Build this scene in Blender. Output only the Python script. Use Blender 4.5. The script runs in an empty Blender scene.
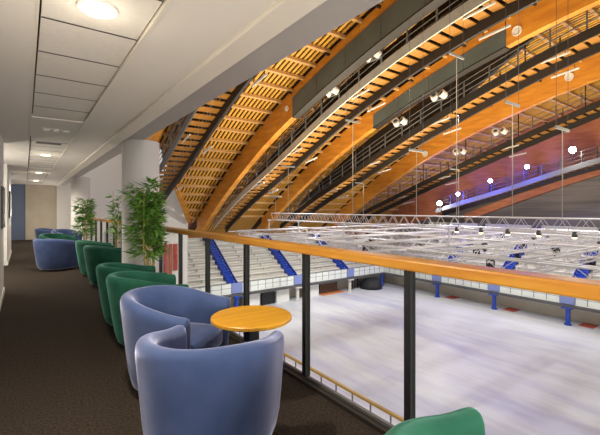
import bpy, math, random
from mathutils import Vector, Matrix
random.seed(7)
C = bpy.context.scene.collection
R = math.radians
EYE = 1.45

# ------------------------------------------------------------------ helpers
class MB:
    """collects shapes and links them as ONE mesh object"""
    def __init__(s): s.v = []; s.f = []
    def add(s, vs, fs):
        n = len(s.v); s.v += [tuple(v) for v in vs]; s.f += [tuple(i + n for i in f) for f in fs]; return s
    def box(s, x0, x1, y0, y1, z0, z1):
        vs = [(x0,y0,z0),(x1,y0,z0),(x1,y1,z0),(x0,y1,z0),(x0,y0,z1),(x1,y0,z1),(x1,y1,z1),(x0,y1,z1)]
        return s.add(vs, [(3,2,1,0),(4,5,6,7),(0,1,5,4),(1,2,6,5),(2,3,7,6),(3,0,4,7)])
    def obox(s, c, size, m):
        hx, hy, hz = [a/2 for a in size]; c = Vector(c)
        vs = [c + m @ Vector((x*hx, y*hy, z*hz)) for z in (-1,1) for x, y in ((-1,-1),(1,-1),(1,1),(-1,1))]
        return s.add(vs, [(3,2,1,0),(4,5,6,7),(0,1,5,4),(1,2,6,5),(2,3,7,6),(3,0,4,7)])
    def tube(s, pts, r, n=6, taper=None, cap=True):
        pts = [Vector(p) for p in pts]; k = len(pts); vs = []; fs = []
        for i, p in enumerate(pts):
            d = (pts[min(i+1,k-1)] - pts[max(i-1,0)]).normalized()
            a = d.orthogonal().normalized() if abs(d.z) > .9 else d.cross(Vector((0,0,1))).normalized()
            b = d.cross(a)
            rr = r if taper is None else r*(1 + (taper-1)*i/(k-1))
            for j in range(n):
                t = 2*math.pi*(j+.5)/n
                vs.append(p + a*math.cos(t)*rr + b*math.sin(t)*rr)
        for i in range(k-1):
            for j in range(n):
                a0 = i*n + j; b0 = i*n + (j+1) % n
                fs.append((a0, b0, b0+n, a0+n))
        if cap: fs += [tuple(range(n))[::-1], tuple(range((k-1)*n, k*n))]
        return s.add(vs, fs)
    def lathe(s, prof, c=(0,0,0), n=32, m=None):
        vs = []; fs = []; c = Vector(c)
        for r, z in prof:
            for j in range(n):
                t = 2*math.pi*j/n
                v = Vector((r*math.cos(t), r*math.sin(t), z))
                vs.append(c + (m @ v if m else v))
        k = len(prof)
        for i in range(k-1):
            for j in range(n):
                a = i*n+j; b = i*n+(j+1) % n
                fs.append((a, b, b+n, a+n))
        fs += [tuple(range(n))[::-1], tuple(range((k-1)*n, k*n))]
        return s.add(vs, fs)
    def mesh(s, name, mat, smooth=False):
        me = bpy.data.meshes.new(name); me.from_pydata(s.v, [], s.f); me.update()
        if mat: me.materials.append(mat)
        if smooth: me.polygons.foreach_set('use_smooth', [True]*len(me.polygons))
        return me
    def build(s, name, mat, parent=None, smooth=False, loc=None, bevel=0, sub=0):
        o = bpy.data.objects.new(name, s.mesh(name, mat, smooth)); C.objects.link(o)
        if parent: o.parent = parent
        if loc is not None: o.location = loc
        if bevel:
            b = o.modifiers.new('bevel', 'BEVEL'); b.width = bevel; b.segments = 2; b.limit_method = 'ANGLE'
        if sub:
            b = o.modifiers.new('sub', 'SUBSURF'); b.levels = b.render_levels = sub
        return o

def tag(o, label, cat, group=None, kind=None):
    o['label'] = label; o['category'] = cat
    if group: o['group'] = group
    if kind: o['kind'] = kind
    return o
def empty(name, loc, rz=0):
    o = bpy.data.objects.new(name, None); C.objects.link(o); o.location = loc; o.rotation_euler = (0,0,rz)
    o.empty_display_size = .1
    return o
def struct(o): o['kind'] = 'structure'; return o
def copy_tree(o, parent=None):
    c = o.copy(); C.objects.link(c)
    if parent: c.parent = parent
    for ch in list(o.children): copy_tree(ch, c)
    return c
def lamp(kind, name, loc, energy, col, size=.1, spot=None, target=None, blend=.5):
    l = bpy.data.lights.new(name, kind); l.energy = energy; l.color = col; l.shadow_soft_size = size
    if kind == 'SPOT': l.spot_size = R(spot); l.spot_blend = blend
    o = bpy.data.objects.new(name, l); C.objects.link(o); o.location = loc
    if target is not None: o.rotation_euler = (Vector(target)-Vector(loc)).to_track_quat('-Z', 'Y').to_euler()
    return o
ORD = ['first','second','third','fourth','fifth','sixth','seventh','eighth','ninth','tenth','eleventh','twelfth',
       'thirteenth','fourteenth','fifteenth','sixteenth','seventeenth','eighteenth','nineteenth','twentieth',
       'twenty-first','twenty-second','twenty-third','twenty-fourth','twenty-fifth','twenty-sixth','twenty-seventh','twenty-eighth','twenty-ninth',
       'thirtieth','thirty-first','thirty-second','thirty-third','thirty-fourth','thirty-fifth','thirty-sixth']

# ------------------------------------------------------------------ materials
def mat(name, col, rough=.6, col2=None, scale=(5,5,5), detail=3, metal=0, bump=0, bscale=None, sheen=0, spec=.5,
        emit=None, estr=0, sheen_tint=None, contrast=(.35,.65)):
    m = bpy.data.materials.new(name); m.use_nodes = True
    nt = m.node_tree; p = nt.nodes['Principled BSDF']
    p.inputs['Roughness'].default_value = rough; p.inputs['Metallic'].default_value = metal
    p.inputs['Specular IOR Level'].default_value = spec
    p.inputs['Base Color'].default_value = (*col, 1)
    if sheen:
        p.inputs['Sheen Weight'].default_value = sheen; p.inputs['Sheen Roughness'].default_value = .35
        if sheen_tint: p.inputs['Sheen Tint'].default_value = (*sheen_tint, 1)
    if emit:
        p.inputs['Emission Color'].default_value = (*emit, 1); p.inputs['Emission Strength'].default_value = estr
    tc = nt.nodes.new('ShaderNodeTexCoord')
    def noise(sc, det):
        mp = nt.nodes.new('ShaderNodeMapping'); mp.inputs['Scale'].default_value = sc
        nz = nt.nodes.new('ShaderNodeTexNoise'); nz.inputs['Scale'].default_value = 1; nz.inputs['Detail'].default_value = det
        nt.links.new(tc.outputs['Object'], mp.inputs['Vector']); nt.links.new(mp.outputs['Vector'], nz.inputs['Vector'])
        return nz
    if col2 is not None:
        nz = noise(scale, detail); rp = nt.nodes.new('ShaderNodeValToRGB')
        rp.color_ramp.elements[0].position = contrast[0]; rp.color_ramp.elements[0].color = (*col, 1)
        rp.color_ramp.elements[1].position = contrast[1]; rp.color_ramp.elements[1].color = (*col2, 1)
        nt.links.new(nz.outputs['Fac'], rp.inputs['Fac']); nt.links.new(rp.outputs['Color'], p.inputs['Base Color'])
    if bump:
        nz = noise(bscale or scale, 3); b = nt.nodes.new('ShaderNodeBump'); b.inputs['Strength'].default_value = bump
        b.inputs['Distance'].default_value = .02
        nt.links.new(nz.outputs['Fac'], b.inputs['Height']); nt.links.new(b.outputs['Normal'], p.inputs['Normal'])
    return m
M = {}
M['plaster'] = mat('plaster', (.74,.70,.64), .8)
M['wall'] = mat('wall_paint', (.70,.68,.64), .8)
M['beige'] = mat('beige_wall', (.50,.43,.33), .8, (.55,.48,.38), (2,2,2))
M['tile'] = mat('ceiling_tile', (.74,.70,.64), .85, (.70,.66,.60), (30,30,30))
M['trim'] = mat('cream_trim', (.74,.69,.60), .5)
M['beam'] = mat('grey_beam', (.36,.335,.325), .6, (.40,.375,.36), (1,1,1))  # grey holds the beam's shading against the lighter ceiling
M['column'] = mat('column_paint', (.78,.77,.76), .6)
M['carpet'] = mat('carpet', (.025,.019,.014), .95, (.062,.047,.037), (60,60,60), 4, bump=.6, bscale=(200,200,200), spec=.1)
M['blue'] = mat('blue_velvet', (.042,.068,.165), .8, (.056,.085,.20), (5,5,5), sheen=1.0, sheen_tint=(.70,.73,1), bump=.12, bscale=(9,9,3), spec=.2)
M['green'] = mat('green_velvet', (.010,.075,.046), .8, (.016,.100,.062), (5,5,5), sheen=.5, sheen_tint=(.35,.85,.7), bump=.12, bscale=(9,9,3), spec=.2)
M['black'] = mat('black_metal', (.012,.012,.013), .45)
M['darkwood'] = mat('dark_kerb', (.018,.014,.011), .6)
M['tablewood'] = mat('table_wood', (.56,.25,.012), .38, (.66,.34,.022), (3,22,8), 4)
M['railwood'] = mat('handrail_wood', (.46,.185,.018), .38, (.54,.25,.03), (20,2.2,20), 4)
M['glulam'] = mat('glulam_wood', (.50,.185,.018), .55, (.64,.275,.030), (1.5,.7,3.5), 4)
M['redwood'] = mat('gable_boards', (.34,.105,.035), .6, (.44,.16,.06), (1,.5,5), 4)
M['slat'] = mat('slat_wood', (.56,.28,.03), .6, (.68,.36,.05), (6,1,6), 3)
M['plank'] = mat('catwalk_planks', (.30,.125,.014), .6, (.38,.17,.022), (6,1,6), 3)
M['purlin'] = mat('purlin_wood', (.46,.25,.08), .6, (.56,.33,.13), (.8,6,6), 3)
M['roofdark'] = mat('roof_sheathing', (.05,.020,.008), .8, (.08,.03,.01), (1,1,1))
M['rib'] = mat('dark_steel', (.018,.014,.011), .6)
M['clad'] = mat('dark_cladding', (.080,.112,.122), .45, (.060,.084,.092), (.5,.5,.5))
M['galv'] = mat('pale_steel', (.60,.58,.50), .5, (.50,.48,.41), (2,2,2), metal=.2)
M['midsteel'] = mat('grey_steel', (.10,.10,.10), .5)
M['postgrey'] = mat('post_grey', (.20,.205,.20), .5)
M['alu'] = mat('truss_aluminium', (.74,.745,.76), .4, metal=.25)
M['cable'] = mat('cable_pale', (.42,.38,.31), .5)
M['white'] = mat('white_enamel', (.78,.77,.73), .4)
M['bench'] = mat('bench_white', (.80,.79,.74), .5, (.75,.73,.68), (2,2,2))
M['concrete'] = mat('terrace_concrete', (.62,.60,.55), .8, (.54,.52,.48), (1.5,1.5,1.5))
M['cream'] = mat('cream_wall', (.56,.50,.40), .7, (.62,.56,.46), (.7,.7,.7))
M['stairblue'] = mat('stair_blue', (.012,.055,.42), .45)
M['paleblue'] = mat('pale_blue_gate', (.20,.25,.52), .45)
M['red'] = mat('red_mat', (.50,.07,.04), .7)
M['orange'] = mat('orange_mat', (.62,.20,.06), .7)
M['yellow'] = mat('yellow_rail', (.56,.36,.10), .45)
M['mesh_white'] = mat('barrier_panel', (.68,.72,.68), .5, (.76,.78,.74), (1,1,1))
M['gablegrey'] = mat('gable_grey', (.13,.115,.10), .7, (.19,.165,.145), (.15,.15,3.5), 2, contrast=(.4,.6))
M['bamboo'] = mat('bamboo_cane', (.55,.36,.09), .5, (.42,.34,.08), (20,20,8))
M['leaf'] = mat('bamboo_leaf', (.06,.20,.022), .5, (.22,.42,.07), (9,9,9), contrast=(.4,.6))
M['leaf_light'] = mat('pale_leaf', (.12,.25,.06), .5, (.25,.38,.10), (9,9,9), contrast=(.4,.6))
M['pot'] = mat('dark_pot', (.03,.03,.032), .4)
M['tarp'] = mat('black_tarp', (.012,.012,.014), .7, bump=.4, bscale=(3,3,3))
M['brown'] = mat('brown_crate', (.10,.055,.03), .7)
M['doorblue'] = mat('blue_door', (.11,.15,.25), .4)
M['frameblack'] = mat('picture_frame_black', (.02,.02,.02), .4)
M['photo'] = mat('grey_print', (.12,.12,.12), .4, (.45,.45,.45), (9,9,9))
M['bannerred'] = mat('red_cloth', (.55,.05,.03), .8, (.70,.16,.12), (4,4,1.2))
M['bannerblue'] = mat('blue_cloth', (.04,.06,.22), .8, (.10,.13,.30), (4,4,1.2))
M['lamp_warm'] = mat('lamp_warm', (1,.95,.8), .5, emit=(1,.86,.58), estr=9)
M['lamp_white'] = mat('lamp_white', (1,1,1), .5, emit=(1,.97,.86), estr=60)
M['lamp_blue'] = mat('lamp_blue', (1,1,1), .5, emit=(.30,.30,1), estr=50)
M['par_glow'] = mat('par_glow', (1,.9,.7), .5, emit=(1,.75,.35), estr=10)
M['disc'] = mat('disc_white', (.72,.70,.66), .3)
M['kick'] = mat('light_kick', (.55,.52,.47), .5)

# ice: white with faint faded streaks along its length, blue-violet light tint painted in
def ice_mat():
    m = bpy.data.materials.new('ice'); m.use_nodes = True; nt = m.node_tree; p = nt.nodes['Principled BSDF']
    tc = nt.nodes.new('ShaderNodeTexCoord')
    def nz(sc, det):
        mp = nt.nodes.new('ShaderNodeMapping'); mp.inputs['Scale'].default_value = sc
        n = nt.nodes.new('ShaderNodeTexNoise'); n.inputs['Scale'].default_value = 1; n.inputs['Detail'].default_value = det
        nt.links.new(tc.outputs['Object'], mp.inputs['Vector']); nt.links.new(mp.outputs['Vector'], n.inputs['Vector']); return n
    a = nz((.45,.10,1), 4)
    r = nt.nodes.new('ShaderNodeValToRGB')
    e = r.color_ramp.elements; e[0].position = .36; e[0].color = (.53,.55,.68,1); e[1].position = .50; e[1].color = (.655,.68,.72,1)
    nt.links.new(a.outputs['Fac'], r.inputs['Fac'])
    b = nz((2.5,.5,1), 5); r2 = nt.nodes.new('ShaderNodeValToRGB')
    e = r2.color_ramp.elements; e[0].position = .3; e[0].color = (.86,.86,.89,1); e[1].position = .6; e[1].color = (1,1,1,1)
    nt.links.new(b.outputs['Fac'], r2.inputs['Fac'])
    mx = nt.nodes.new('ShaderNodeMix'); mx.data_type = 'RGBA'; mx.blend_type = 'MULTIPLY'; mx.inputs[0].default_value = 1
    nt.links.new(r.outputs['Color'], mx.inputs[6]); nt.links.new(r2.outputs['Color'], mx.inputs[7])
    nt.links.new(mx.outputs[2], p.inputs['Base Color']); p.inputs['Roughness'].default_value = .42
    return m
M['ice'] = ice_mat()
def glass_mat():
    m = bpy.data.materials.new('clear_glass'); m.use_nodes = True; nt = m.node_tree
    for n in list(nt.nodes):
        if n.type != 'OUTPUT_MATERIAL': nt.nodes.remove(n)
    out = [n for n in nt.nodes if n.type == 'OUTPUT_MATERIAL'][0]
    t = nt.nodes.new('ShaderNodeBsdfTransparent'); t.inputs[0].default_value = (.95,.965,.96,1)
    g = nt.nodes.new('ShaderNodeBsdfGlossy'); g.inputs['Roughness'].default_value = .03
    lw = nt.nodes.new('ShaderNodeLayerWeight'); lw.inputs['Blend'].default_value = .5
    pw = nt.nodes.new('ShaderNodeMath'); pw.operation = 'POWER'; pw.inputs[1].default_value = 6
    fr = nt.nodes.new('ShaderNodeMath'); fr.operation = 'MULTIPLY_ADD'; fr.inputs[1].default_value = .55; fr.inputs[2].default_value = .012
    nt.links.new(lw.outputs['Facing'], pw.inputs[0]); nt.links.new(pw.outputs[0], fr.inputs[0])
    mx = nt.nodes.new('ShaderNodeMixShader')
    nt.links.new(fr.outputs[0], mx.inputs[0]); nt.links.new(t.outputs[0], mx.inputs[1]); nt.links.new(g.outputs[0], mx.inputs[2])
    nt.links.new(mx.outputs[0], out.inputs['Surface'])
    return m
M['glass'] = glass_mat()

# ------------------------------------------------------------------ lounge shell
struct(MB().box(-3, 1.86, -3, 24, -.25, 0).build('floor', M['carpet']))
CZ = 2.6
c = MB()
c.box(-3, .062, -3, 24, CZ, CZ+.2)
c.box(.644, 1.13, -3, 24, CZ, CZ+.2)
for y0, y1 in ((-3, -1.0), (5.79, 7.3), (13.0, 13.6), (20.6, 24)): c.box(.062, .644, y0, y1, CZ, CZ+.2)
c.box(.062, .644, -3, 24, CZ+.10, CZ+.2)
struct(c.build('ceiling', M['plaster']))
t = MB(); b = MB()
for y0, y1 in ((-.88, 5.79), (7.3, 13.0), (13.6, 20.6)):
    y = y0
    while y < y1 - .05:
        ye = min(y + .61, y1)
        t.box(.078, .628, y+.008, ye-.008, CZ+.018, CZ+.05); b.box(.08, .626, ye-.0075, ye+.0075, CZ+.016, CZ+.05); y += .61
    b.box(.062, .644, y0, y1, CZ+.045, CZ+.06)
ti = struct(t.build('ceiling_tiles', M['tile'])); 
struct(b.build('ceiling_backing', M['darkwood']))
# cream edge lips along the tile strip, and the bright lip under the edge beam
struct(MB().box(.634, .652, -3, 24, CZ-.008, CZ+.02).box(.052, .066, -3, 24, CZ-.005, CZ+.02).build('trim_1', M['trim']))
struct(MB().box(1.125, 1.318, -3, 24, CZ-.03, CZ+.16).build('trim_2', M['trim'], bevel=.01))
struct(MB().box(1.318, 1.60, -3, 24, CZ, CZ+.6).build('beam', M['beam']))
struct(MB().box(-3, 1.6, -3, 24, CZ+.2, CZ+.6).build('roof_slab', M['beam']))
def column(y):
    m = MB(); m.lathe([(.335,0),(.335,.09),(.30,.10),(.30,CZ)], (1.62,y,0), 40)
    o = m.build('column', M['column']); struct(o)
    o.data.polygons.foreach_set('use_smooth', [len(p.vertices) == 4 for p in o.data.polygons]); return o
column(6.9); column(15.7)
# walls
struct(MB().box(-.5, -.30, -3, 8.35, 0, CZ).build('wall_left', M['wall']))
struct(MB().box(-.60, -.37, 12.3, 15.8, 0, CZ).box(-3, -2.8, 8.3, 22, 0, CZ).box(-3, -.5, 8.2, 8.35, 0, CZ).build('wall_left', M['wall']))
struct(MB().box(-.30, -.285, -3, 8.36, 0, .09).box(-.37, -.355, 12.3, 15.8, 0, .09).build('baseboard_left', M['white']))
struct(MB().box(.02, 1.9, 22, 22.2, 0, CZ).build('wall_back', M['beige']))
struct(MB().box(-3, -1.0, 22, 22.2, 0, CZ).build('wall_back', M['wall']))
struct(MB().box(1.25, 1.9, 21.85, 22, .0, CZ).build('trim_3', M['wall']))
d = struct(MB().box(-1.0, .02, 22.02, 22.1, 0, CZ).build('door_1', M['doorblue']))
MB().box(-.02, .02, 21.97, 22.02, 0, CZ).box(-.54, -.50, 21.99, 22.02, 0, CZ).build('door_frame', M['doorblue'], d)
MB().box(-.62, -.58, 21.93, 22.02, .95, 1.15).build('door_handle', M['alu'], d)
# pictures on the side wall
for nm, x, y0, y1, z0, z1, lab in (('picture_frame', -.30, 7.35, 8.05, 1.15, 1.80, 'black framed picture on the near side wall beside the corridor'),
                                   ('picture_frame', -.37, 13.3, 15.0, 1.2, 1.95, 'black framed picture on the farther side wall towards the blue door')):
    r = empty(nm, (x, (y0+y1)/2, z0)); tag(r, lab, 'picture')
    MB().box(.0, .03, (y0-y1)/2, (y1-y0)/2, 0, z1-z0).build('frame', M['frameblack'], r)
    MB().box(.03, .034, (y0-y1)/2+.06, (y1-y0)/2-.06, .06, z1-z0-.06).build('print', M['photo'], r)

# ceiling lamps
def downlight(x, y, z, r_, lab):
    r = empty('ceiling_downlight', (x, y, z)); tag(r, lab, 'ceiling light', 'downlights along the corridor ceiling')
    n = 40; m = MB(); m.lathe([(r_+.02, 0), (r_+.02, -.012), (r_+.004, -.016), (r_, -.004)], (0,0,0), n); 
    m.build('trim_ring', M['white'], r, smooth=False)
    MB().lathe([(r_, -.0165), (r_*.9, -.020), (.01, -.022)], (0,0,0), n).build('diffuser', M['lamp_warm'], r)
    l = bpy.data.lights.new('downlight_lamp', 'POINT'); l.energy = 2.5; l.color = (1,.88,.70); l.shadow_soft_size = .1
    o = bpy.data.objects.new('downlight_lamp', l); C.objects.link(o); o.location = (x, y, z-.16)
    lamp('SPOT', 'downlight_beam', (x, y, z-.04), 230, (1,.90,.74), .1, 150, (x, y, 0), .6)
for x, y, lab in ((.343, 2.47, 'large glowing round downlight in the first strip of ceiling tiles'),
                  (.36, 9.75, 'round downlight in the second strip of ceiling tiles past the triple spot'),
                  (.36, 14.6, 'round downlight in the last strip of ceiling tiles, just past the second strip'),
                  (.36, 18.8, 'small round downlight closest to the beige end wall')):
    downlight(x, y, CZ+.018, .088, lab)
r = empty('ceiling_spot_fitting', (.36, 6.5, CZ)); tag(r, 'white ceiling fitting of three small spots between two tile strips', 'ceiling light')
MB().box(-.17, .17, -.055, .055, -.003, 0).build('plate', M['white'], r)
for k in (-1, 0, 1):
    MB().lathe([(.045,-.012),(.045,-.03),(.03,-.034)], (k*.12,0,0), 16).build('spot_ring', M['disc'], r)
r = empty('ceiling_vent', (.34, 8.0, CZ+.018)); tag(r, 'flat grey ceiling vent in the tile strip behind the triple spot', 'vent')
MB().box(-.2, .2, -.12, .12, -.01, 0).build('vent_frame', M['kick'], r)
m = MB()
for k in range(6): m.box(-.18, .18, -.10+k*.036, -.082+k*.036, -.016, -.01)
m.build('slats', M['midsteel'], r)

# ------------------------------------------------------------------ glass railing
GX = 1.92
rail = empty('glass_railing', (GX, 1.49, 0)); tag(rail, 'wood-topped glass railing with black posts along the lounge edge', 'railing')
MB().box(-.07, .075, -3.8, 20.3, 1.078, 1.145).build('handrail', M['railwood'], rail, bevel=.012)
MB().box(-.06, .03, -3.8, 20.3, -.25, .03).build('kerb', M['darkwood'], rail)
MB().box(-.012, .012, -3.8, 20.3, .03, .05).build('bottom_channel', M['midsteel'], rail)
ys = [-3.18 + 1.06*k for k in range(23)]
pm = MB().box(-.03, .02, -.03, .018, .05, 1.085).mesh('post', M['black'])
am = MB().box(-.016, .012, .018, .03, .05, 1.085).mesh('clamp_strip', M['postgrey'])
gm = MB().box(-.005, .005, .03, 1.03, .085, 1.075).mesh('glass_pane', M['glass'])
for y in ys:
    for n_, me in (('post', pm), ('clamp_strip', am), ('glass_pane', gm)):
        if n_ == 'glass_pane' and y > 19: continue
        o = bpy.data.objects.new(n_, me); C.objects.link(o); o.location = (0, y, 0)
        if n_ == 'clamp_strip': o.parent = last
        else: o.parent = rail
        if n_ == 'post': last = o
        if n_ == 'clamp_strip': o.location = (0,0,0)

# ------------------------------------------------------------------ tub chairs
def chair_meshes(col):
    # shell: a U-shaped padded wall, open to +Y, tapering to the floor
    path = []
    Rr = .345; L = .27
    for k in range(5): path.append((-Rr*1.0, L - k*L/4.0, 1.0))
    for k in range(1, 16):
        t = math.pi + math.pi*k/16; path.append((Rr*math.cos(t), Rr*1.02*math.sin(t), 1.0))
    for k in range(5): path.append((Rr, k*L/4.0, 1.0))
    n = len(path); vs = []; fs = []
    TH = .055
    def height(y):   # back is highest, arms run down to the front
        f = max(0, min(1, (y + .345)/.62)); f = f*f*(3-2*f)
        return .75 - .10*f
    prof_n = 12; rings = []
    def ring(i, shrink=1.0, push=0.0):
        x, y, _ = path[i]
        x0, y0, _ = path[max(i-1,0)]; x1, y1, _ = path[min(i+1,n-1)]
        d = Vector((x1-x0, y1-y0)).normalized(); nrm = Vector((d.y, -d.x))    # outward
        if nrm.x*x + nrm.y*(y if y < 0 else 0) < 0: nrm = -nrm
        H = height(y)
        pts = [(TH, .03), (TH, .3), (TH, H-.16), (TH*1.02, H-.065), (TH*.85, H-.025), (TH*.35, H-.003), (-TH*.35, H-.003), (-TH*.85, H-.025), (-TH*1.05, H-.07), (-TH, H-.2), (-TH, .3), (-TH, .03)]
        out = []
        for o, h in pts:
            o *= shrink; h2 = .03 + (h-.03)*(1 - (1-shrink)*.06)
            s_ = 1 - .12*(1 - h/.775)**1.2
            out.append(Vector(((x + nrm.x*o)*s_, (y + nrm.y*o)*s_ + push - .065*max(0, -y/.35)*h/.75, h2)))
        return out
    rings.append(ring(0, .5, .042)); rings.append(ring(0, .86, .028))
    for i in range(n): rings.append(ring(i))
    rings.append(ring(n-1, .86, .028)); rings.append(ring(n-1, .5, .042))
    vs = [v for r_ in rings for v in r_]
    for i in range(len(rings)-1):
        for j in range(prof_n):
            a = i*prof_n + j; b = i*prof_n + (j+1) % prof_n
            fs.append((a, a+prof_n, b+prof_n, b))
    fs.append(tuple(range(prof_n))); fs.append(tuple(range((len(rings)-1)*prof_n, len(rings)*prof_n))[::-1])
    shell = MB().add(vs, fs)
    # D-shaped seat cushion
    plan = []
    r2 = Rr - TH + .012
    for k in range(21):
        t = math.pi + math.pi*k/20; plan.append((r2*math.cos(t), r2*math.sin(t)))
    plan += [(r2, .12), (r2, .24), (r2*.9, .285), (r2*.4, .30), (-r2*.4, .30), (-r2*.9, .285), (-r2, .24), (-r2, .12)]
    def slab(levels):
        m = MB(); k = len(plan); vs = []; fs = []
        for s_, z in levels: vs += [(x*s_, y*s_, z) for x, y in plan]
        for i in range(len(levels)-1):
            for j in range(k):
                a = i*k+j; b = i*k+(j+1) % k; fs.append((a, b, b+k, a+k))
        fs += [tuple(range(k))[::-1], tuple(range((len(levels)-1)*k, len(levels)*k))]
        return m.add(vs, fs)
    cush = slab([(.93,.27), (.965,.285), (.97,.37), (.955,.405), (.90,.422), (.6,.432), (.2,.434)])
    front = MB().box(-.245, .245, .12, .20, .035, .28)
    base = slab([(.80,.0), (.82,.005), (.82,.06)])
    return [('shell', shell, True, 1), ('seat_cushion', cush, True, 0), ('front_panel', front, False, 0), ('base', base, False, 0)]
PROTO = {}
def tub_chair(colour, x, y, facing, label, group, s=1.0):
    if colour not in PROTO:
        root = empty('tub_chair', (0,0,0))
        for nm, mb, sm, sub in chair_meshes(colour):
            mb.build(nm, M['black'] if nm == 'base' else M[colour], root, smooth=sm, sub=sub, bevel=0)
        PROTO[colour] = root
    else: root = copy_tree(PROTO[colour])
    root.location = (x, y, 0); root.rotation_euler = (0, 0, math.atan2(facing[1], facing[0]) - math.pi/2)
    root.scale = (s, s, 1.03)
    return tag(root, label, 'chair', group)
tub_chair('blue', .89, 2.12, (.71,.70), 'largest blue velvet tub chair, turned with its rounded back in front of the round table', 'blue tub chairs')
tub_chair('blue', 1.02, 3.11, (.63,-.77), 'blue velvet tub chair behind the round wooden table, open seat facing the table', 'blue tub chairs')
tub_chair('green', 1.13, 4.27, (1,-.12), 'green velvet tub chair first in the row, directly behind the blue chair facing the table', 'green tub chairs')
tub_chair('green', 1.15, 5.12, (1,-.05), 'green velvet tub chair second in the row, in front of the bamboo at the column', 'green tub chairs')
tub_chair('green', 1.33, 8.02, (1,.1), 'dark green tub chair third in the row, past the column bamboo', 'green tub chairs')
tub_chair('green', 1.33, 9.38, (1,.0), 'green tub chair fourth in the row, beside the lone blue chair', 'green tub chairs')
tub_chair('blue', .62, 10.75, (.75,.66), 'lone blue tub chair on the open carpet halfway down the corridor', 'blue tub chairs', 1.1)
tub_chair('green', .72, 12.3, (.6,-.8), 'green tub chair mostly hidden behind the lone blue chair in the corridor', 'green tub chairs')
tub_chair('blue', .72, 16.2, (.9,-.4), 'blue tub chair at the far end, near the beige end wall', 'blue tub chairs')
tub_chair('blue', 1.12, 14.9, (.5,-.85), 'blue tub chair at the far end, beside the second column', 'blue tub chairs')
tub_chair('green', 1.14, .48, (1,-.04), 'green tub chair of which only a rounded rim shows by the glass post', 'green tub chairs')

def table(x, y, top_mat, lab, h=.60, r_=.32):
    root = empty('round_table', (x, y, 0)); tag(root, lab, 'table')
    MB().lathe([(r_-.012, h-.034), (r_, h-.026), (r_, h-.006), (r_-.006, h), (.02, h)], n=56).build('tabletop', top_mat, root)
    MB().box(-.045, .045, -.045, .045, .02, h-.034).build('pedestal', M['black'], root, bevel=.004)
    MB().lathe([(.21,0),(.21,.012),(.06,.024)], n=40).build('foot_plate', M['black'], root)
table(1.465, 2.67, M['tablewood'], 'round orange-wood pedestal table between the two blue chairs and the glass')
table(1.2, 11.4, M['kick'], 'grey round table behind the lone blue chair, beside the smaller bamboo', r_=.30)

# ------------------------------------------------------------------ bamboo plants
def bamboo(x, y, h, spread, ncane, nleaf, lab, lmat, zlo=.35, leaf=.15, seed=1):
    rnd = random.Random(seed)
    root = empty('potted_bamboo', (x, y, 0)); tag(root, lab, 'potted plant')
    MB().lathe([(.13,0),(.15,.02),(.19,.36),(.2,.38),(.185,.385),(.17,.34),(.02,.34)], n=32).build('pot', M['pot'], root)
    MB().lathe([(.165,.33),(.165,.345),(.02,.35)], n=24).build('soil', M['brown'], root)
    fol = MB()
    for k in range(ncane):
        a = rnd.uniform(0, 2*math.pi); r0 = rnd.uniform(.02, .10); r1 = spread*rnd.uniform(.1, .55); hh = h*rnd.uniform(.72, .97)
        b0 = Vector((r0*math.cos(a), r0*math.sin(a), .33)); b1 = Vector((r1*math.cos(a), r1*math.sin(a), hh))
        pts = []
        for q in range(9):
            f = q/8; p = b0.lerp(b1, f); p.x += .02*math.sin(5*f+k); pts.append(p)
        MB().tube(pts, .013, 6, taper=.35).build('cane', M['bamboo'], root, smooth=True)
        for q in range(nleaf//ncane):
            f = rnd.uniform(0,1)**.75*(1-zlo)+zlo
            z = .33 + (hh-.33)*f
            p = b0.lerp(b1, f)
            tw = rnd.uniform(0, 2*math.pi); br = spread*rnd.uniform(.05, .62)*(1.05-.35*f)
            c0 = p + Vector((br*math.cos(tw), br*math.sin(tw), rnd.uniform(-.05,.06))); c0.x = min(c0.x, GX-x-.20)
            for w in range(3):                      # a spray of three narrow leaves
                t2 = tw + rnd.uniform(-1.1, 1.1); L = leaf*rnd.uniform(.7, 1.25); W = L*.13
                if c0.x > .18 and math.cos(t2) > .3: t2 += math.pi
                d = Vector((math.cos(t2), math.sin(t2), rnd.uniform(-.75,.45))).normalized()
                sd = d.cross(Vector((rnd.uniform(-.5,.5), rnd.uniform(-.5,.5), 1))).normalized()*W
                up = sd.cross(d).normalized()*W*.25
                fol.add([c0, c0+d*L*.35+sd-up, c0+d*L*.4+up*.6, c0+d*L*.35-sd-up, c0+d*L], [(0,1,2),(0,2,3),(1,4,2),(2,4,3)])
    fol.build('foliage', lmat, root)
bamboo(1.50, 5.95, 1.98, .46, 8, 400, 'tall dense green bamboo in a pot in front of the nearer column', M['leaf'], .30, .19, 3)
bamboo(1.57, 8.70, 1.92, .22, 4, 110, 'thin sparse bamboo in a pot just past the nearer column', M['leaf'], .35, .15, 5)
bamboo(1.48, 12.9, 1.82, .5, 5, 330, 'smaller bushy bamboo in a pot between the two columns', M['leaf'], .25, .17, 9)

# ------------------------------------------------------------------ hall: ice, stands
ICE = -7.55; FX = 34.0; EY = 30.0; NX = 9.4; GZ = -5.95; BT = -5.0
struct(MB().box(NX-1, FX+2.2, -16, EY+2.2, ICE-.3, ICE).build('floor_ice', M['ice']))
RISE, DEP = .405, .62
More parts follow.
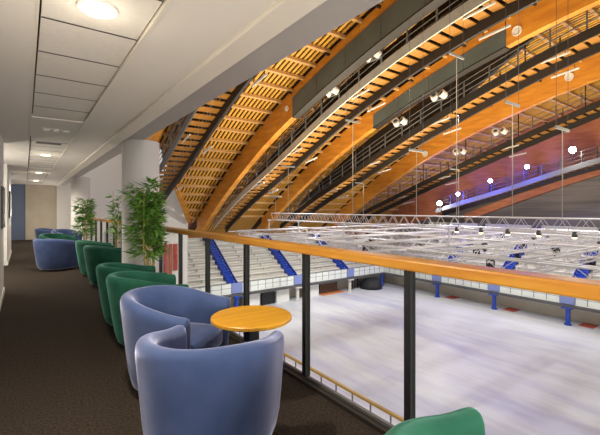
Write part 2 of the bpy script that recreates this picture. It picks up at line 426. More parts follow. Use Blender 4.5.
# terraces (structure): stepped white concrete, one wedge per side
def terrace(n, along0, along1, axis, start):
    m = MB()
    for k in range(n):
        a0 = start + .15 + k*DEP; z1 = GZ + .10 + k*RISE
        if axis == 'y': m.box(along0, along1, a0, start+.15+n*DEP+.4, z1-RISE, z1)
        else: m.box(a0, start+.15+n*DEP+.4, along0, along1, z1-RISE, z1)
    return struct(m.build('terrace_floor', M['concrete']))
NE, NF = 11, 14
terrace(NE, 10.6, FX+.15, 'y', EY); terrace(NF, -10, EY+.15, 'x', FX)
# corner terrace between the two stands (stepped as a quarter turn)
m = MB()
for k in range(NE):
    z1 = GZ + .10 + k*RISE
    m.box(FX+.15+k*DEP, FX+9.2, EY+.15, EY+.15+NE*DEP+.4, z1-RISE, z1-.02)
struct(m.build('terrace_floor', M['concrete']))
# gallery slabs and the walls beneath
struct(MB().box(2, FX+9.4, EY, EY+7.6, GZ-.25, GZ-.01).box(FX, FX+9.4, -16, EY, GZ-.25, GZ-.01).build('gallery_slab', M['midsteel']))
struct(MB().box(2, FX+2, EY+1.9, EY+2.1, ICE, GZ-.2).box(FX+1.9, FX+2.1, -16, EY+2, ICE, GZ-.2).build('wall_gallery', M['cream']))
# stairs
def stairs(n, loc, rz, lab):
    root = empty('stand_stairs', loc, rz); tag(root, lab, 'stairs', 'blue stairs up the stands')
    for k in range(n*2):
        pass
    m = MB()
    for k in range(n*2):
        m.box(-.38, .38, .12+k*DEP/2, .12+(k+1)*DEP/2+.05, k*RISE/2-.02, .13+(k+.5)*RISE/2)
    m.build('steps', M['stairblue'], root)
    for s in (-1, 1):
        p = MB()
        p.add([(s*.38, .05, .1), (s*.38, n*DEP, n*RISE+.1), (s*.38, n*DEP, n*RISE+.42), (s*.38, .05, .42),
               (s*.42, .05, .1), (s*.42, n*DEP, n*RISE+.1), (s*.42, n*DEP, n*RISE+.42), (s*.42, .05, .42)],
              [(0,1,2,3),(7,6,5,4),(0,4,5,1),(1,5,6,2),(2,6,7,3),(3,7,4,0)])
        p.build('side_panel', M['stairblue'], root)
    g = MB(); g.box(-.5, .5, -.06, -.02, .05, .95); g.build('gate', M['paleblue'], root)
EXS = [15.0, 21.6, 28.6]
FYS = [0.0, 5.75, 11.5, 17.2, 23.0]
nm = ['nearest the lounge', 'in the middle', 'nearest the rink corner']
for x, w in zip(EXS, ('seen beside the third black post', 'seen beside the round table', 'next to the rink corner')):
    stairs(NE, (x, EY, GZ), 0, 'straight blue stairs up the end stand, flight ' + w)
for y, w in zip(FYS, ('fifth from the corner', 'fourth from the corner', 'third from the corner', 'second from the corner', 'first from the corner')):
    stairs(9, (FX, y, GZ), -math.pi/2, 'blue stairs up the long side stand, ' + w)
# bench rows: one per row and block between stairs
def bench_block(n, lo, hi, axis, start, blk):
    L = hi - lo
    m = MB(); m.box(0, L, .0, .34, .30, .345)
    m.box(0, L, .30, .34, .0, .30)
    k = max(2, int(L/1.6))
    for j in range(k+1):
        x = .08 + j*(L-.16)/k
        m.box(x-.03, x+.03, .04, .30, 0, .30)
    me = m.mesh('bench_row', M['bench'])
    for r_ in range(n):
        o = bpy.data.objects.new('bench_row', me); C.objects.link(o)
        z = GZ + .10 + r_*RISE
        a = start + .15 + r_*DEP + .27
        if axis == 'y': o.location = (lo, a, z)
        else: o.location = (a, hi, z); o.rotation_euler = (0, 0, -math.pi/2)
        tag(o, 'long white bench, %s row up, %s' % (ORD[r_], blk), 'bench', 'white bench rows of the stands')
eb = [10.7] + [v for x in EXS for v in (x-.52, x+.52)] + [FX]
for i, w in enumerate(('end stand before its first blue stairs', 'end stand between first and second blue stairs', 'end stand between second and third blue stairs', 'end stand between third stairs and corner')):
    bench_block(NE, eb[2*i], eb[2*i+1], 'y', EY, w)
fb = [-6] + [v for y in FYS for v in (y-.52, y+.52)] + [EY]
for i, w in enumerate(('', 'side stand between fifth and fourth stairs from corner', 'side stand between fourth and third stairs from corner', 'side stand between third and second stairs from corner', 'side stand between second and first stairs from corner', 'side stand between corner and its first stairs')):
    if i == 0: continue
    bench_block(NF, fb[2*i], fb[2*i+1], 'x', FX, w)
# barriers in front of the stands
def barrier(lo, hi, axis, pos, lab):
    L = hi - lo
    root = empty('stand_barrier', (lo, pos, GZ) if axis == 'y' else (pos, hi, GZ), 0 if axis == 'y' else -math.pi/2)
    tag(root, lab, 'barrier', 'barriers along the front of the stands')
    MB().box(0, L, -.005, .012, .0, .92).build('mesh_panel', M['mesh_white'], root)
    MB().box(0, L, -.03, .03, .92, .97).build('top_rail', M['postgrey'], root)
    MB().box(0, L, -.06, .04, -.14, .02).build('bottom_rail', M['midsteel'], root)
    k = max(2, round(L/.85)); me = MB().box(-.02, .02, -.025, .02, .1, .95).mesh('post', M['midsteel'])
    for j in range(k+1):
        o = bpy.data.objects.new('post', me); C.objects.link(o); o.parent = root; o.location = (j*L/k, 0, 0)
    MB().box(0, L, -.012, .0, .52, .55).build('middle_rail', M['midsteel'], root)
for i, w in enumerate(('before the first stairs', 'between first and second stairs', 'between second and third stairs', 'between third stairs and the corner')):
    barrier(eb[2*i], eb[2*i+1], 'y', EY, 'white panelled barrier along the end stand, ' + w)
for i, w in enumerate(('past the fifth stairs from the corner', 'between fifth and fourth stairs from the corner', 'between fourth and third stairs from the corner', 'between third and second stairs from the corner', 'between second and first stairs from the corner', 'between the corner and first stairs')):
    if i == 0: continue
    barrier(fb[2*i], fb[2*i+1], 'x', FX, 'white panelled barrier along the long side stand, ' + w)
# pillars under the stairs
def pillar(x, y, ma, lab):
    r = empty('support_post', (x, y, ICE)); tag(r, lab, 'pillar')
    MB().lathe([(.26,0),(.26,.10),(.17,.14),(.17,1.36)], n=20).build('shaft', ma, r)
    MB().box(-.35, .35, -.35, .35, 1.28, 1.37).build('head_plate', ma, r)
for y, w in zip(FYS, ORD[4::-1]):
    pillar(FX+.1, y, M['stairblue'], 'blue steel post under the long side stand, %s from the rink corner' % w)
pillar(FX-.2, EY+.2, M['stairblue'], 'blue steel post right at the corner between the stands')
pillar(15.0, EY+.1, M['stairblue'], 'blue steel post under the end stand below its first stairs')
pillar(21.6, EY+.1, M['concrete'], 'whitish post under the end stand below its second stairs')
pillar(28.6, EY+.1, M['concrete'], 'whitish post under the end stand below its third stairs')
for y, w in zip(FYS, ORD[4::-1]):
    tag(MB().box(FX+.5, FX+1.8, y-1.5, y-.5, ICE, ICE+.02).build('floor_mat', M['red']), 'red mat on the rink edge beside the %s blue post from the corner' % w, 'mat', 'red mats under the side stand')
tag(MB().box(25.0, 28.2, EY+.3, EY+1.6, ICE, ICE+.02).build('floor_mat', M['orange']), 'orange mat on the rink edge in front of the brown crate', 'mat')
cr = tag(MB().box(25.2, 27.6, EY+1.0, EY+1.8, ICE+.02, ICE+1.0).box(25.15, 27.65, EY+.95, EY+1.85, ICE+1.0, ICE+1.08).build('crate', M['brown'], bevel=.02), 'brown low crate under the end stand on an orange mat', 'crate')
tag(MB().lathe([(1.3,0),(1.25,.35),(1.0,.8),(.55,1.05),(.1,1.12)], (31.9,EY+.1,ICE), 20).build('covered_mound', M['tarp'], smooth=True), 'black tarpaulin-covered mound on the ice near the corner', 'tarpaulin')
r = empty('dark_gate', (29.9, EY+.9, ICE)); tag(r, 'dark open gate under the end stand between whitish post and black mound', 'gate')
for k in range(4): MB().box(-.6+k*.4, -.5+k*.4, -.05, .05, 0, 1.25).build('gate_bar', M['black'], r)
MB().box(-.6, .7, -.06, .06, 1.25, 1.33).build('gate_top', M['black'], r)
for x0, x1, ma, lab in ((11.2, 13.9, M['black'], 'black panel at ice level beneath the end stand, before the blue post'),
                        (16.0, 17.6, M['white'], 'white panel at ice level beneath the end stand, past the blue post'),
                        (17.9, 19.2, M['black'], 'black doorway panel beneath the end stand behind the round table'),
                        (19.5, 20.9, M['white'], 'white panel beneath the end stand, before the first whitish post'),
                        (23.0, 24.6, M['white'], 'white panel beneath the end stand, past the first whitish post')):
    tag(MB().box(x0, x1, EY+.6, EY+.7, ICE, ICE+1.25).box(x0-.04, x0+.04, EY+.55, EY+.75, ICE, ICE+1.3).box(x1-.04, x1+.04, EY+.55, EY+.75, ICE, ICE+1.3).build('rink_panel', ma), lab, 'panel')
tag(MB().box(-.25, .25, -.12, .0, .0, .8).box(-.2, .2, -.14, -.12, .08, .72).build('wall_box', M['red'], loc=(FX+1.9, 28.2, ICE+.6)), 'small red cabinet on the wall under the side stand by the corner', 'box')
# near side balustrade of the lower gallery, seen past the lounge kerb
nr = empty('gallery_railing', (NX, 8, GZ)); tag(nr, 'yellow lower gallery railing beside the ice, just beyond the lounge kerb', 'railing')
MB().box(-.05, .05, -14, 18, .86, .95).build('top_rail', M['yellow'], nr)
me = MB().box(-.02, .02, -.02, .02, 0, .87).mesh('post', M['postgrey'])
for k in range(37):
    o = bpy.data.objects.new('post', me); C.objects.link(o); o.parent = nr; o.location = (0, -13.9 + k*.87, 0)
struct(MB().box(2.1, NX+.1, -16, EY, GZ-.3, GZ).build('gallery_slab', M['concrete']))
struct(MB().box(2.02, 2.12, -4, 24, GZ-2, -.25).build('wall_lounge', M['wall']))
# end walls of the hall on the lounge side
struct(MB().box(1.9, 7.0, EY, EY+.2, ICE, 6.0).box(7.0, 10.6, EY, EY+.2, ICE, -.6).build('wall_end', M['wall']))
struct(MB().box(7.0, 13.2, 37.2, 37.4, -2.5, 3.4).build('wall_end', M['wall']))
M['bannerorange'] = mat('orange_cloth', (.62,.16,.05), .8, (.70,.30,.16), (4,4,1.2))
for x, w, ma, lab, z0 in ((8.40, .42, 'bannerblue', 'dark blue cloth banner on the white end wall behind the glass', -4.3), (8.86, .30, 'bannerred', 'red cloth banner on the white end wall beside the blue one', -3.6),
                      (9.22, .26, 'bannerorange', 'narrow orange cloth banner between two red ones on the end wall', -3.9), (9.62, .36, 'bannerred', 'red cloth banner on the white end wall closest to the stands', -3.4)):
    m = MB(); n = 12
    vs = []; fs = []
    for j in range(n+1):
        xx = x - w/2 + w*j/n; yy = EY - .08 - .05*math.sin(j*1.9)
        vs += [(xx, yy, z0), (xx, yy, -1.3), (xx, yy+.03, z0), (xx, yy+.03, -1.3)]
    for j in range(n):
        a = 4*j; fs += [(a, a+4, a+5, a+1), (a+2, a+3, a+7, a+6), (a, a+2, a+6, a+4), (a+1, a+5, a+7, a+3)]
    fs += [(0,1,3,2), (4*n, 4*n+2, 4*n+3, 4*n+1)]
    tag(m.add(vs, fs).build('wall_hanging_banner', M[ma], smooth=False), lab, 'banner')

# ------------------------------------------------------------------ roof
KY = [-8, -2, 4, 8, 12.4, 13.9, 17, 21.6, 24.3, 29.3, 33, 36.6, 39]
KZ = [12.3, 12.85, 12.85, 12.4, 11.5, 11.1, 10.22, 8.62, 7.5, 4.98, 2.85, .55, -1.0]
def curve(KX, KV):
    n = len(KX); d = [(KV[i+1]-KV[i])/(KX[i+1]-KX[i]) for i in range(n-1)]
    mm = [d[0]] + [(d[i-1]+d[i])/2 for i in range(1, n-1)] + [d[-1]]
    def f(x):
        if x <= KX[0]: return KV[0] + mm[0]*(x-KX[0])
        if x >= KX[-1]: return KV[-1] + mm[-1]*(x-KX[-1])
        i = max(j for j in range(n-1) if KX[j] <= x)
        h = KX[i+1]-KX[i]; t = (x-KX[i])/h
        return (2*t**3-3*t*t+1)*KV[i] + (t**3-2*t*t+t)*h*mm[i] + (-2*t**3+3*t*t)*KV[i+1] + (t**3-t*t)*h*mm[i+1]
    return f
deck = curve(KY, KZ)
def frange(a, b, s):
    n = max(1, round((b-a)/s)); return [a + (b-a)*i/n for i in range(n+1)]
def strip(m, x0, x1, ys, zt, zb):
    """a bar of section x0..x1 that follows the curves zt (top) and zb (bottom) along Y"""
    vs = []; fs = []
    for y in ys:
        vs += [(x0,y,zb(y)), (x1,y,zb(y)), (x1,y,zt(y)), (x0,y,zt(y))]
    for i in range(len(ys)-1):
        a = 4*i
        for j in range(4):
            fs.append((a+j, a+(j+1)%4, a+4+(j+1)%4, a+4+j))
    fs += [(0,3,2,1), tuple(4*(len(ys)-1)+j for j in range(4))]
    fs = [tuple(reversed(f)) for f in fs]
    return m.add(vs, fs)
CWX = [7.25, 15.2, 23.1, 33.1]
AX = [6.3, 14.0, 21.5, 32.0, 43.0]
Y0, Y1 = -6, 40.0
WHERE = ['nearest the lounge', 'second from the lounge', 'third from the lounge', 'fourth from the lounge', 'at the gable']
DEPTH = 1.75
CLAD = {1: (-5.0, 20.0, 2.5, 1.82), 2: (10.2, 20.0, 2.3, 1.57)}
for k in range(4):
    x = AX[k]
    a = empty('timber_arch', (x, 37, deck(37))); a.location = (0,0,0)
    tag(a, 'huge curved orange timber roof arch, ' + WHERE[k] + (', with dark cladding plates' if k in CLAD else ', bare wood'), 'arch', 'timber roof arches')
    strip(MB(), x, x+.45, frange(Y0, 36.9 if k else 29.5, .8), deck, lambda y: deck(y)-(1.55 if k == 2 else DEPTH)).build('arch_beam', M['glulam'], a)
    if k in CLAD:
        c0, c1, st, dp = CLAD[k]; yy = frange(c0, c1, st)
        for i in range(len(yy)-1):
            strip(MB(), x-.07, x+.0, frange(yy[i]+.012, yy[i+1]-.012, .6), lambda y: deck(y)-.60, lambda y: deck(y)-dp).build('cladding_plate', M['clad'], a)
        strip(MB(), x-.07, x+.5, frange(c0, c1, .8), lambda y: deck(y)-dp+.02, lambda y: deck(y)-dp-.06).build('soffit_shade_strip', M['rib'], a)  # black strip added so the arch underside reads as a dark gap
for x, y, z, rr, lab in ((13.93, 20.6, 8.05, .2, 'round white disc on the second arch where its cladding starts'),
                     (21.45, 9.6, 11.05, .26, 'round white disc on the third arch at the end of its cladding'),
                     (31.95, 10.7, 11.05, .30, 'round white disc high on the bare fourth arch'),
                     (31.95, 22.9, 6.9, .30, 'round white disc low on the bare fourth arch')):
    z = min(z, deck(y)-.4)
    o = MB().lathe([(rr,0),(rr,.05),(rr*.93,.075),(rr*.90,.06),(rr*.5,.065),(.01,.07)], (0,0,0), 28, Matrix.Rotation(-math.pi/2, 3, 'Y')).build('mounted_disc', M['disc'], smooth=True, loc=(x, y, z))
    tag(o, lab, 'loudspeaker')
# black boxes added to stand for the shade behind the catwalks
for k, y0 in ((0, -5), (1, -5), (2, 10.2)):
    o = strip(MB(), CWX[k]+1.62, CWX[k]+1.9, frange(y0, 34.5, .9), lambda y: deck(y)-.16, lambda y: deck(y)-.25-1.65*max(0, min(1, (34.5-y)/9))*(1 if k < 2 else max(0, min(1, (y-y0)/5)))).build('roof_shade_box', M['rib'])
    tag(o, 'added black box for shade under the roof, close behind the %s catwalk' % ORD[k], 'shade box', 'black boxes for roof shade')
# ribs, deck sheathing, slats, purlins per bay
for k in range(4):
    xa = AX[k]+.45; xb = AX[k+1]
    xm = (lambda y: max(xa, 9.8 + (y-31.2)*.62)) if k == 0 else (lambda y: xa)
    yy = frange(Y0, 36.9 if k == 0 else Y1, .8); m = MB(); vs = []; fs = []
    for y in yy:
        x0 = xm(y) - (.45 if xm(y) == xa else 0)
        vs += [(x0, y, deck(y)+.36), (xb+.45, y, deck(y)+.36), (xb+.45, y, deck(y)+.5), (x0, y, deck(y)+.5)]
    for i in range(len(yy)-1):
        a = 4*i; fs += [(a, a+1, a+5, a+4), (a+3, a+7, a+6, a+2), (a, a+4, a+7, a+3), (a+1, a+2, a+6, a+5)]
    m.add(vs, fs)
    struct(m.build('roof_deck', M['roofdark']))
    # long slats
    m = MB(); n = int((xb-xa-.1)/.31)
    for i in range(n):
        x0 = xa + .1 + i*.31
        yend = min(Y1, max(26, 31.2 + (x0-9.8)/.62)) if k == 0 else Y1
        strip(m, x0, x0+.165, frange(Y0, yend, .9), lambda y: deck(y)+.16, lambda y: deck(y)+.08)
    struct(m.build('roof_slats', M['slat']))
    # purlins, each a thing
    y = 36.4; i = 0
    while y > 2.0:
        sl = math.atan2(deck(y+.2)-deck(y-.2), .4)
        x0 = xm(y) + .02
        if xb - x0 > .5:
            o = MB().obox((0,0,0), (xb-x0-.02, .17, .2), Matrix.Rotation(sl, 3, 'X')).build('roof_purlin', M['purlin'], loc=((x0+xb)/2, y, deck(y)-.04))
            tag(o, 'pale timber purlin, %s up from the foot, before the %s arch from the lounge' % (ORD[i], ORD[k+1]), 'purlin', 'purlins under the roof')
            i += 1
            if i % 3 == 0:
                MB().box(-.38, -.03, -.06, .06, -.22, -.1).build('bracket', M['rib'], o, loc=((xb-x0)/2, 0, 0))
        y -= 1.32*math.cos(sl)
    if k == 0:
        p0 = Vector((9.75, 31.0, deck(31.0)-.1)); p1 = Vector((13.1, 36.6, deck(36.6)-.25))
        d = (p1-p0); L = d.length; q = d.to_track_quat('Y', 'Z').to_matrix()
        tag(MB().obox((p0+p1)/2, (.32, L, .45), q).build('foot_strut', M['glulam']), 'sloping orange timber strut at the roof foot, beside the second arch', 'strut')
struct(MB().box(13.0, 46, 40.1, 40.4, -3, 4).build('wall_end', M['redwood']))

# gable end
cat4 = curve([6, 9, 13.4, 20, 25.6, 30], [6.7, 6.3, 5.3, 3.38, 1.9, .6])
low = curve([5, 12, 23, 30], [6.6, 5.0, 1.2, -1.2])
strip(MB(), 43.0, 43.3, frange(-6, 40.3, 1.0), lambda y: deck(y)+.4, lambda y: cat4(y)-.3).build('wall_gable', M['redwood'])['kind'] = 'structure'
strip(MB(), 43.35, 43.6, frange(-6, 40.3, 1.0), lambda y: max(cat4(y), -1.5), lambda y: -6.0).build('wall_gable', M['gablegrey'])['kind'] = 'structure'
o = strip(MB(), 42.6, 43.1, frange(-4, 25, 1.0), lambda y: low(y)+.40, lambda y: low(y)-.45).build('gable_beam', M['redwood'])
tag(o, 'red-brown sloping timber beam below the blue-lit catwalk on the gable wall', 'beam')

# ------------------------------------------------------------------ catwalks
cw_off = [curve([-6, 14, 18, 24, 30], [2.3, 2.3, 2.5, 2.75, 2.1]), curve([-6, 14, 18, 24, 30], [2.25, 2.3, 2.5, 2.75, 2.1]),
          curve([-6, 6.5, 12.5, 24.4, 30], [2.0, 2.2, 2.65, 3.0, 2.4]), curve([-6, 9, 12, 22, 28, 31], [2.8, 3.2, 3.5, 3.7, 3.05, 2.5])]
def catwalk(k, x, zf, ymin, ymax, beam_mat, lab, bh=.5, WD=1.3):
    root = empty('hanging_catwalk', (0,0,0)); tag(root, lab, 'catwalk', 'catwalks under the roof')
    yy = frange(ymin, ymax, .8)
    strip(MB(), x, x+.08, yy, lambda y: zf(y)+.25, lambda y: zf(y)+.25-bh).build('side_beam', beam_mat, root)
    strip(MB(), x+WD, x+WD+.16, yy, lambda y: zf(y)+.2, lambda y: zf(y)-.62).build('side_beam', M['rib'], root)
    m = MB()
    for y in frange(ymin, ymax, .62):
        sl = math.atan2(zf(y+.2)-zf(y-.2), .4)
        m.obox((x+.04+WD/2, y, zf(y)-.12), (WD-.1, .50, .05), Matrix.Rotation(sl+.14, 3, 'X'))
    m.build('walkway', M['plank'], root)
    for s in (.04, WD+.08):
        for h in (.6, .95, 1.3):
            MB().tube([(x+s, y, zf(y)+h) for y in yy], .025, 5).build('rail', M['postgrey'] if k < 2 else M['midsteel'], root)
        me = MB().box(-.035, .035, -.035, .035, .2, 1.32).mesh('post', M['postgrey'] if k < 2 else M['midsteel'])
        for y in frange(ymin+.3, ymax-.3, 1.66 if s < .5 else 3.3):
            o = bpy.data.objects.new('post', me); C.objects.link(o); o.parent = root; o.location = (x+s, y, zf(y))
    for y in frange(ymin+1, ymax-1, 5.0):
        MB().box(x+WD+.04, x+WD+.11, y-.03, y+.03, zf(y)+.1, (deck(y)-.0 if k < 4 else zf(y)+1.5)).build('hanger', M['rib'], root)
    return root
cwmat = [M['midsteel'], M['galv'], M['rib'], M['rib']]
zfs = []
for k in range(4):
    zf = (lambda o: (lambda y: deck(y) - o(y)))(cw_off[k]); zfs.append(zf)
    catwalk(k, CWX[k], zf, -5, (30.5 if k == 0 else 35.6), cwmat[k], 'railed %s catwalk hanging behind the %s timber arch from the lounge' % (('grey', 'pale grey', 'black', 'black')[k], ORD[k]))
catwalk(4, 41.2, cat4, -4, 28, M['postgrey'], 'railed catwalk along the gable wall, lit blue by floodlights')

# fluorescent battens, in pairs across each catwalk bay
for k in range(4):
    for q, y in enumerate((27.0, 21.8, 15.5, 8.5)):
        for j, (dx, dz) in enumerate(((.35, -.27), (1.66, -.82))):
            x = CWX[k] + dx; z = zfs[k](y) + dz; sl = math.atan2(zfs[k](y+.3)-zfs[k](y-.3), .6)*.45
            r = empty('hanging_batten_lamp', (x, y, z)); r.rotation_euler = (sl, 0, 0)
            tag(r, 'white fluorescent batten, %s of the %s pair up the %s catwalk bay' % (ORD[j], ORD[q], ORD[k]), 'lamp', 'fluorescent battens under the roof')
            MB().box(-.05, .05, -.70, .70, 0, .05).build('housing', M['kick'], r)
            MB().tube([(0,-.7,-.02), (0,.7,-.02)], .025, 6).build('tube', M['disc'], r)
            for s_ in (-1, 1): MB().box(-.012, .012, s_*.5-.012, s_*.5+.012, .06, .30).build('drop_rod', M['rib'], r)
# twin floodlight heads on the catwalk rails
def flood(x, y, z, lab, s=1.0):
    r = empty('catwalk_spotlight', (x, y, z)); tag(r, lab, 'spotlight', 'white twin spotlights on the catwalk rails'); r.scale = (s,s,s)
    MB().box(-.05, .05, -.5, .5, -.1, -.04).build('bracket', M['postgrey'], r)
    for q in (-1, 1):
        h = MB().lathe([(.13,-.22),(.2,-.18),(.22,.12),(.24,.2),(.2,.2)], (0,0,0), 14, Matrix.Rotation(R(-62), 3, 'Y') @ Matrix.Rotation(R(q*18), 3, 'X')).build('lamp_head', M['white'], r, loc=(-.12, q*.3, .15))
        MB().lathe([(.14,.201),(.12,.215),(.02,.22)], (0,0,0), 14, Matrix.Rotation(R(-62), 3, 'Y') @ Matrix.Rotation(R(q*18), 3, 'X')).build('lens', M['clad'], h)
for k, y, w in ((1, 17.3, 'lower'), (1, 14.0, 'upper'), (2, 18.6, 'lower'), (2, 15.3, 'upper'), (3, 19.8, 'lower'), (3, 16.1, 'upper')):
    flood(CWX[k]-.12, y, zfs[k](y)+(.72 if k == 1 else 1.1), '%s white twin spotlight on the rail of the %s catwalk from the lounge' % (w, ORD[k]), 1.0 if k == 1 else 1.15)
# glowing floodlights on the gable catwalk
for x, y, z, col, lab in ((40.8, 27.2, 2.15, 'w', 'white glaring floodlight at the low end of the gable catwalk'),
                          (40.8, 24.8, 3.2, 'b', 'blue floodlight lowest of three on the gable catwalk'),
                          (40.8, 21.0, 4.5, 'b', 'blue floodlight middle of three on the gable catwalk'),
                          (40.8, 17.3, 5.7, 'b', 'blue floodlight highest of three on the gable catwalk'),
                          (40.8, 13.4, 6.9, 'w', 'white glaring floodlight at the high end of the gable catwalk')):
    r = empty('gable_spotlight', (x, y, z), 0); tag(r, lab, 'floodlight')
    d = (Vector((0,0,EYE)) - Vector((x,y,z))).normalized(); q = d.to_track_quat('Z', 'Y').to_matrix()
    rr = .29 if col == 'w' else .23
    MB().lathe([(rr*.6,-.4),(rr*.9,-.3),(rr,0),(rr*1.08,.06),(rr,.02)], (0,0,0), 18, q).build('housing', M['rib'], r)
    MB().lathe([(rr*.95,.03),(rr*.6,.06),(.02,.07)], (0,0,0), 18, q).build('lens', M['lamp_white' if col == 'w' else 'lamp_blue'], r)
    MB().tube([(0,0,-.2), (.12,0,-.9)], .04, 6).build('stand', M['rib'], r)
    lamp('POINT', 'flood_lamp', (x-.5, y, z-.1), 260 if col == 'w' else 550, (1,.96,.88) if col == 'w' else (.05,.07,1), .12)

# ------------------------------------------------------------------ lighting rig of aluminium trusses
def truss(p0, p1, w, lab, r_=.030, step=.5):
    p0 = Vector(p0); p1 = Vector(p1); d = p1-p0; L = d.length; d.normalize()
    s = d.cross(Vector((0,0,1))).normalized(); u = Vector((0,0,1))
    root = empty('hanging_truss', p0); tag(root, lab, 'truss', 'aluminium lighting trusses over the ice')
    h = w/2; cs = [s*a*h + u*b*h for a, b in ((-1,-1),(1,-1),(1,1),(-1,1))]
    for c_ in cs: MB().tube([c_, c_ + d*L], r_, 6).build('chord', M['alu'], root, smooth=True)
    m = MB(); n = int(L/step)
    for f in range(4):
        a, b = cs[f], cs[(f+1) % 4]
        for i in range(n):
            q0 = d*(i*L/n); q1 = d*((i+1)*L/n)
            if i % 2: m.tube([a+q0, b+q1], r_*.38, 4, cap=False)
            else: m.tube([b+q0, a+q1], r_*.38, 4, cap=False)
    m.build('bracing', M['alu'], root)
    return root
TX = 13.35
truss((TX, -6, .93), (TX, 21.3, .95), .44, 'upper aluminium truss hanging above the rest of the lighting grid', .024, .30)
LZ = -.15
for x, y1, w in ((11.0, 22, 'running beside the handrail, closest to the lounge'), (17.0, 25, 'second lengthwise run from the lounge'), (23.0, 26, 'third lengthwise run from the lounge'), (29.0, 26, 'fourth lengthwise run, over the far side of the ice')):
    truss((x, -6, LZ), (x, y1, LZ), .38, 'lower aluminium lighting truss, ' + w)
for i, y in enumerate((1.5, 4.6, 7.2, 10.6, 13.6, 17.6, 21.8)):
    truss((11.0, y, LZ+.05), (29.0, y, LZ+.05), .34, 'aluminium cross truss of the lighting grid, %s out from the end stand' % ORD[6-i])
for y in (3, 8.5, 14.5, 18.5, 21.9):
    m = MB(); m.tube([(0,0,0), (0,0,.70)], .035, 6); m.box(-.1,.1,-.1,.1,-.03,.05); m.box(-.08,.08,-.08,.08,.62,.72)
    o = m.build('hanging_connector', M['alu'], loc=(TX, y, .02)); tag(o, 'short vertical coupling under the upper truss, %s from its end' % ORD[(3, 8.5, 14.5, 18.5, 21.9)[::-1].index(y)], 'coupling', 'couplings under the upper truss')
    m = MB(); m.tube([(-3,0,0),(3,0,0)], .03, 6); o2 = m.build('cross_bar', M['alu'], o)
# par cans under the upper truss
for i, y in enumerate((4.26, 5.23, 6.18, 7.1, 8.04)):
    r = empty('hanging_par_lamp', (TX-.2, y, .66)); tag(r, 'small warm glowing lamp under the upper truss, %s of five from the end stand' % ORD[4-i], 'lamp', 'glowing lamps under the upper truss')
    MB().lathe([(.05,.12),(.07,.05),(.075,-.06)], n=12).build('can', M['midsteel'], r)
    MB().lathe([(.07,-.062),(.055,-.085),(.01,-.09)], n=12).build('lens', M['par_glow'], r)
# moving heads
rnd = random.Random(4)
mh = None; pos = []
for i, (x, y) in enumerate([(17, 5), (17, 7.6), (17, 9.4), (17, 12.4), (17, 16), (17, 20),
                            (23, 6), (23, 8.4), (23, 10), (23, 13), (23, 17), (23, 22), (29, 8), (29, 11), (29, 14), (29, 18), (29, 22),
                            (14, 7.2), (20, 7.2), (26, 7.2), (20, 10.6), (26, 10.6), (14, 13.6), (20, 13.6), (26, 13.6), (20, 17.6), (26, 17.6)]):
    if mh is None:
        r = mh = empty('hanging_moving_head', (0,0,0))
        MB().box(-.14,.14,-.17,.17,-.16,0).build('base', M['midsteel'], r, bevel=.02)
        MB().box(-.19,-.14,-.07,.07,-.5,-.1).box(.14,.19,-.07,.07,-.5,-.1).box(-.19,.19,-.07,.07,-.2,-.155).build('yoke', M['rib'], r)
        MB().lathe([(.08,.18),(.13,.12),(.14,-.1),(.12,-.2),(.02,-.2)], (0,0,-.45), 14, Matrix.Rotation(.5,3,'X')).build('head', M['rib'], r)
    else: r = copy_tree(mh)
    r.location = (x, y, LZ-.19); r.rotation_euler = (0,0,rnd.uniform(0,6.28)); r.scale = (.75,.75,.75)
    run = {11:'first', 17:'second', 23:'third', 29:'fourth'}.get(x)
    key = (x if run else ('c', y)); pos.append(key)
    if run: lab = 'dark moving stage light, %s along the %s lengthwise lower truss' % (ORD[pos.count(key)-1], run)
    else: lab = 'dark moving stage light, %s along the %s cross truss from the end stand' % (ORD[pos.count(key)-1], ORD[6-(1.5,4.6,7.2,10.6,13.6,17.6,21.8).index(y)])
    tag(r, lab, 'stage light', 'stage lights hung from the lower trusses')
# suspension cables with spreader bars
for i, (x, y, zt, wire) in enumerate(((TX, 19.6, 4.1, 1), (TX, 21.1, 2.25, 1), (TX, 13.83, 5.85, 1), (TX, 10.0, 3.9, 1), (TX, 8.17, 7.3, 1), (TX, 6.12, 5.0, 1), (TX, 4.65, 3.9, 0), (22.95, 22.5, 3.6, 0), (22.95, 13.9, 4.0, 0))):
    r = empty('hanging_cable', (x, y, 0)); tag(r, 'thin pale suspension cable with spreader bar, %s from the end on the %s truss' % (ORD[{21.1:0,19.6:1,13.83:2,10.0:3,8.17:4,6.12:5,4.65:6,22.5:0,13.9:1}[y]], 'upper' if x == TX else 'third lower'), 'cable', 'suspension cables of the lighting rig')
    zb = 1.15 if x == TX else LZ+.2
    MB().tube([(0,0,zb), (0,0,zt)], .015 if x == TX else .02, 5).build('cable', M['cable'], r)
    MB().box(-.5 if x == TX else -.95, .5 if x == TX else .05, -.03, .03, zt-.03, zt+.05).build('spreader_bar', M['postgrey'], r)
    for s in ((-.45, .45) if x == TX else (-.9, 0)):
        MB().tube([(s,0,zt), (s,0,deck(y)-.1)], .008, 4).build('drop_wire', M['midsteel'], r)

# ------------------------------------------------------------------ lights of the hall and added fill lights
W = bpy.data.worlds.new('world'); bpy.context.scene.world = W; W.use_nodes = True
W.node_tree.nodes['Background'].inputs[0].default_value = (1,.95,.9,1); W.node_tree.nodes['Background'].inputs[1].default_value = .6
for k in (1, 2, 3):
    for y in (4, 14, 23):
        z = zfs[k](y)
        lamp('SPOT', 'catwalk_lamp', (CWX[k]-.25, y, z-.8), 1350, (.97,.97,1), .25, 140, (CWX[k]-1, y-2, ICE), .5)
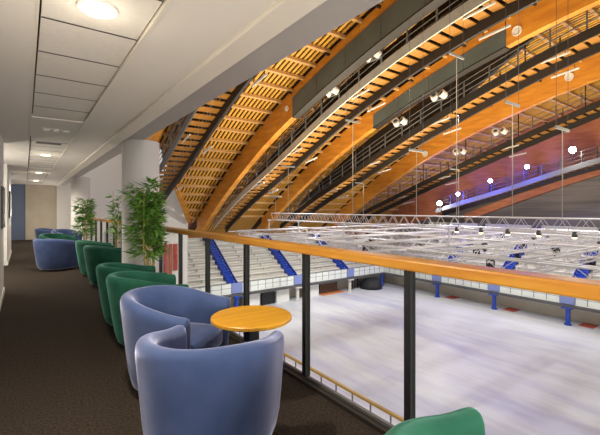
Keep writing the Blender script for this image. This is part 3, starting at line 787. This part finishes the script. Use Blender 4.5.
# added fill spots without fixtures that wash the timber roof from below
for x, y, e in ((9, 6, 1500), (9, 15, 1500), (15.6, 3, 1800), (15.6, 12, 2000), (15.6, 20, 1500), (20, 3, 1800), (20, 10, 2200), (20, 19, 1600), (28, 3, 1800), (28, 10, 2200), (28, 19, 1600)):
    lamp('SPOT', 'roof_wash_fill', (x, y, 1.5), e, (1,.84,.58), .12, 150, (x, y+2, 12), .5)
for y in (8, 15, 22):  # warm fill added on the gable, no fixture modelled
    lamp('SPOT', 'gable_wash_fill', (37.5, y, 1.0), 420, (1,.80,.52), .12, 110, (43, y+.5, deck(y)-2.5), .7)
# unseen fill added behind the viewpoint and in the side room to brighten the lounge
for p, e in (((.6, -1.8, 1.4), 130), ((1.3, -2.6, 1.2), 90), ((-1.6, 10.4, 1.4), 120), ((.9, 20.3, 1.2), 40)):
    lamp('POINT', 'lounge_fill', p, e, (1,.93,.82), .25)
for p, q, e in (((.5, -1.2, 1.1), (.7, 3.6, CZ), 110), ((1.2, -2.0, .9), (1.0, 5, CZ), 260), ((-1.9, 9.6, .6), (.9, 9.2, CZ), 60), ((-1.6, 17.5, .6), (.8, 17, CZ), 80)):  # upward fill added to brighten the lounge ceiling, no fitting there
    lamp('SPOT', 'lounge_ceiling_fill', p, e, (1,.93,.82), .2, 110, q, .8)
for x in (16, 25):  # added fill aimed at the end stand, no lamp body
    lamp('SPOT', 'stand_fill', (x, 22, 3.0), 2600, (1,.97,.92), .2, 120, (x, 33, -4), .6)
for y in (8, 18):  # same added fill for the long side stand
    lamp('SPOT', 'stand_fill', (27, y, 3.0), 1500, (1,.97,.92), .2, 120, (38, y, -4), .6)
# ------------------------------------------------------------------ camera
cam = bpy.data.cameras.new('camera'); co = bpy.data.objects.new('camera', cam); C.objects.link(co)
co.location = (0, 0, EYE); co.rotation_euler = (R(90), 0, -R(36.04))
cam.sensor_width = 36; cam.lens = 378/600*36; cam.shift_y = -8.5/600; cam.clip_start = .05; cam.clip_end = 300
S = bpy.context.scene; S.camera = co
S.view_settings.view_transform = 'Standard'; S.view_settings.look = 'None'; S.view_settings.exposure = 0; S.view_settings.gamma = 1
S.view_settings.use_curve_mapping = False
S.cycles.use_denoising = True; S.cycles.max_bounces = 8; S.cycles.transparent_max_bounces = 24
S.cycles.sample_clamp_indirect = 8
